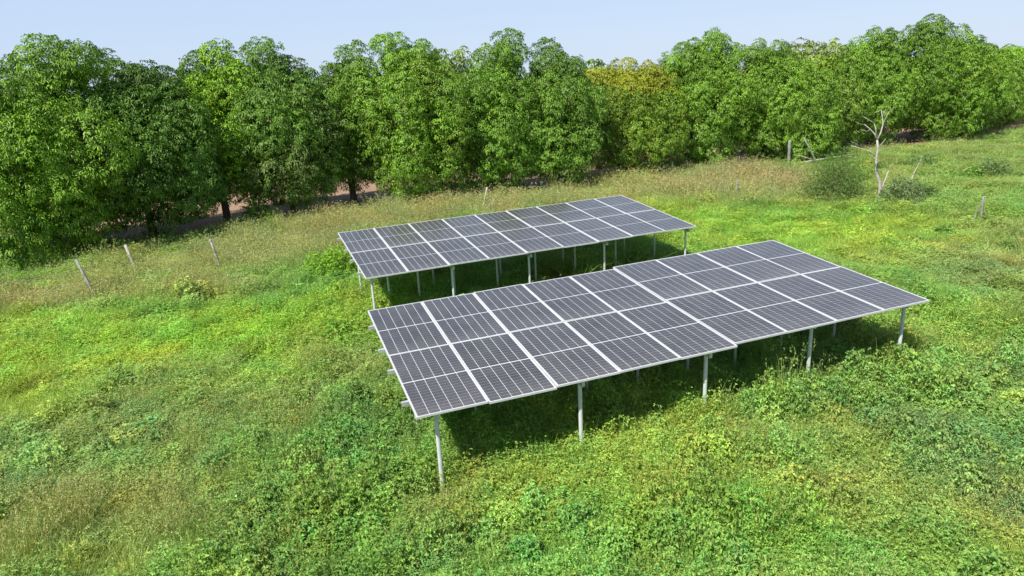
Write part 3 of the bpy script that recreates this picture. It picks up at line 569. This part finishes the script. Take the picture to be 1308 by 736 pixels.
# dead tree with pale bark, forked low down
dt = empty('dead_tree', (16.7, 30.5, float(ground_z(16.7, 30.5)))); tag(dt, 'bare bleached white tree with forked trunk standing in the meadow', 'dead tree')
m = MB(); m.tube([(0,0,-.1),(0,0,.5),(-.02,0,1.0),(-.10,0,1.35),(-.28,.05,1.75),(-.42,0,2.2),(-.45,.02,2.75),(-.42,0,3.25),(-.50,.05,3.7)], [.15,.13,.11,.095,.09,.085,.08,.07,.06], 9); m.build('trunk', M['dead_wood'], dt, True)
for pts, rd in [
    ([(.0,0,.45),(.12,0,1.0),(.26,0,1.5),(.42,.05,1.95)], [.09,.07,.05,.03]),
    ([(-.50,.05,3.7),(-.34,0,4.1),(-.26,0,4.6),(-.32,.1,5.0),(-.42,.1,5.35)], [.06,.05,.04,.03,.02]),
    ([(-.50,.05,3.7),(-.72,0,4.05),(-.95,.1,4.3),(-1.35,.1,4.6)], [.05,.04,.03,.02]),
    ([(-.60,.02,3.85),(-.66,0,4.3),(-.75,.1,4.6)], [.035,.028,.02]),
    ([(-.75,.1,4.6),(-.95,.1,4.75),(-1.5,.15,5.05)], [.02,.017,.01]),
    ([(-.26,0,4.6),(-.10,.1,4.85),(.05,.1,5.2)], [.025,.018,.01]),
    ([(-.42,.1,5.35),(-.6,.1,5.25),(-.85,.1,5.2)], [.018,.013,.008]),
    ([(-.45,.02,2.75),(-.9,.0,3.1),(-1.5,.1,3.3),(-2.0,.2,3.45)], [.045,.035,.025,.015]),
    ([(-1.35,.1,4.6),(-1.6,.1,4.62),(-1.85,.15,4.75)], [.014,.01,.006]), ([(-.95,.1,4.3),(-1.15,.1,4.22),(-1.5,.1,4.3)], [.016,.01,.006]),
    ([(-.32,.1,5.0),(-.15,.1,5.3),(-.1,.1,5.6)], [.016,.011,.006]), ([(.05,.1,5.2),(.25,.1,5.3),(.4,.1,5.5)], [.01,.008,.005]), ([(.42,.05,1.95),(.5,.05,2.2),(.65,.05,2.4)], [.025,.016,.008]),
    ([(-1.5,.1,3.3),(-1.7,.1,3.55),(-2.1,.1,3.7)], [.014,.01,.006]),
    ([(-.42,0,3.25),(-.15,.1,3.5),(.05,.1,3.75)], [.025,.018,.01])]:
    m = MB(); m.tube(pts, rd, 7); m.build('branch', M['dead_wood'], dt, True)
V, F, C = foliage_blob(60, .25, .35, .10, (.14,.22,.08)); o = mesh_obj('leaf_tuft', V + [-.30, -.1, 2.1], F, M['shrub_leaf'], dt, col=C)
st = empty('sapling', (17.5, 30.2, 0)); tag(st, 'thin leaning sapling with pale stem right of the dead white tree', 'sapling')
m = MB(); m.tube([(0,0,0),(.25,0,.8),(.55,.1,1.5),(.8,.1,2.1)], [.04,.03,.02,.012], 6); m.build('stem', M['dead_wood'], st)
V, F, C = foliage_blob(110, .75, .45, .10, (.13,.21,.07)); mesh_obj('foliage', V + [.75, 0, 1.7], F, M['shrub_leaf'], st, col=C)
dt.scale = (.72, .62, .78)
# fallen pale branch and earth bank
fb_ = empty('fallen_branch', (19.6, 42.6, .55)); tag(fb_, 'pale bleached fallen branch lying before the mango row dip', 'fallen branch')
for pts, rd in [([(-2.2,-.3,-.3),(-1,0,-.15),(0.5,.1,.0),(1.6,.4,.05),(2.6,1.0,.0)], [.045,.045,.04,.035,.02]), ([(-.6,0,-.08),(-1.2,.1,.15),(-1.8,.1,.3)], [.03,.02,.012])]:
    m = MB(); m.tube(pts, rd, 7); m.build('limb', M['dead_wood'], fb_, True)
def leaning(name, foot, top, r, mat, label, cat='post', forks=()):
    x, y = foot; z = float(ground_z(x, y)); root = empty(name, (x, y, z)); tag(root, label, cat)
    d = Vector((top[0]-x, top[1]-y, top[2])); m = MB(); m.tube([d * -.08, d * .33 + Vector((.01,0,0)), d * .66, d], [r, r*.95, r*.9, r*.82], 9); m.build('shaft', mat, root, True)
    for pts, rd in forks: m = MB(); m.tube(pts, rd, 7); m.build('fork', mat, root, True)
    return root
# wire fence at the left: two posts and two strands
fz = empty('wire_fence', (-13.9, 22.4, 0)); tag(fz, 'old wire fence on two leaning weathered posts before the left trees', 'fence')
def post(foot, top, r, lb):
    d0 = Vector((foot[0]+13.9, foot[1]-22.4, -.1)); d1 = Vector((top[0]+13.9, top[1]-22.4, top[2])); m = MB(); m.tube([d0, d0.lerp(d1, .35)+Vector((.012,0,0)), d0.lerp(d1, .7), d1], [r, r*.95, r*.88, r*.8], 9)
    o = m.build('fence_post', M['post_wood'], fz, True); o['label'] = lb
P1, T1, P2, T2 = (-13.7, 21.9), (-14.2, 22.05, 1.45), (-10.9, 25.2), (-11.13, 25.25, 1.15)
post(P1, T1, .05, 'left weathered post leaning to the left'); post(P2, T2, .046, 'right weathered post with a pale cut top')
m = MB(); m.tube([(T2[0]+13.9, T2[1]-22.4, 1.13), (T2[0]+13.89, T2[1]-22.4, 1.20)], [.05, .046], 9); o = m.build('post_top', M['dead_wood'], fz)
for h in (.55, .95):
    A_ = Vector((-14.1 - .2*h + 13.9, .05, h)); B_ = Vector((-11.0 + 13.9, 2.92, h)); L_ = A_ + Vector((-8, -4.4, 0)); R_ = B_ + Vector((9.2, 5.2, 0))
    for a_, b_ in ((L_, A_), (A_, B_), (B_, R_)):
        m = MB(); m.tube([a_, a_.lerp(b_, .5) - Vector((0, 0, .06)), b_], .008, 5); m.build('wire', M['wire'], fz)
leaning('leaning_pole', (-14.0, 25.1), (-14.4, 25.4, 1.15), .06, M['dead_wood'], 'pale leaning pole half under the dark mango crown at the left', 'pole')
leaning('forked_stick', (-1.3, 33.8), (-.95, 33.9, 1.25), .04, M['dead_wood'], 'forked pale dead stick standing behind the far array', 'dead stick', [([(.15,0,.0),(.4,0,.35),(.7,0,.65)], [.05,.045,.035])])
leaning('wooden_post', (11.2, 33.3), (11.2, 33.3, 1.05), .04, M['post_grey'], 'thin grey post in the dry grass right of the far array')
leaning('wooden_post', (17.5, 42.7), (17.5, 42.8, 1.75), .10, M['post_grey'], 'grey upright post in front of the broad mango tree')
leaning('wooden_post', (19.2, 42.2), (18.2, 42.4, 1.9), .045, M['post_grey'], 'thin slanting grey stake right of the grey upright post')
leaning('wooden_post', (18.2, 25.9), (18.25, 26.0, 1.05), .05, M['post_grey'], 'grey post alone in the right hand meadow')
leaning('wooden_post', (17.7, 25.6), (17.95, 25.8, .7), .025, M['post_grey'], 'short thin stake leaning beside the lone meadow post')
# tall grass clumps arching up by the arrays
def reeds(x, y, n, h, w, tint, label):
    b = disk(n, .35); P0 = np.concatenate([b, np.zeros((n, 1))], 1); D = np.concatenate([b * .8 + RNG.normal(0, .18, (n, 2)), np.full((n, 1), .6)], 1)
    V, F = blades(P0, D, RNG.uniform(.6, 1.1, n) * h, w, RNG.uniform(.2, .7, (n, 1)))
    o = mesh_obj('tall_grass_clump', V, F, M['shrub_leaf'], col=rep(np.tile(tint, (n, 1)) * RNG.uniform(.75, 1.25, (n, 1)), 7)); o.location = (x, y, float(ground_z(x, y))); tag(o, label, 'grass clump', 'tall arching grass clumps')
reeds(2.2, 20.5, 34, 1.5, .03, (.20,.30,.07), 'tall arching grass clump under the middle of the far array')
reeds(3.9, 21.3, 34, 1.7, .03, (.20,.30,.07), 'tall arching grass clump under the right half of the far array')
reeds(9.6, 13.0, 30, 1.1, .02, (.26,.34,.06), 'tall light grass clump right of the near array corner')
reeds(-7.9, 15.6, 26, 1.0, .018, (.28,.37,.07), 'pale arching grass clump in the left meadow')
reeds(-3.9, 12.7, 40, .8, .02, (.28,.37,.17), 'greyish spiky grass clump left of the near array')
reeds(6.0, 12.9, 8, 1.1, .018, (.34,.32,.14), 'few straw stalks beside the fourth front post')
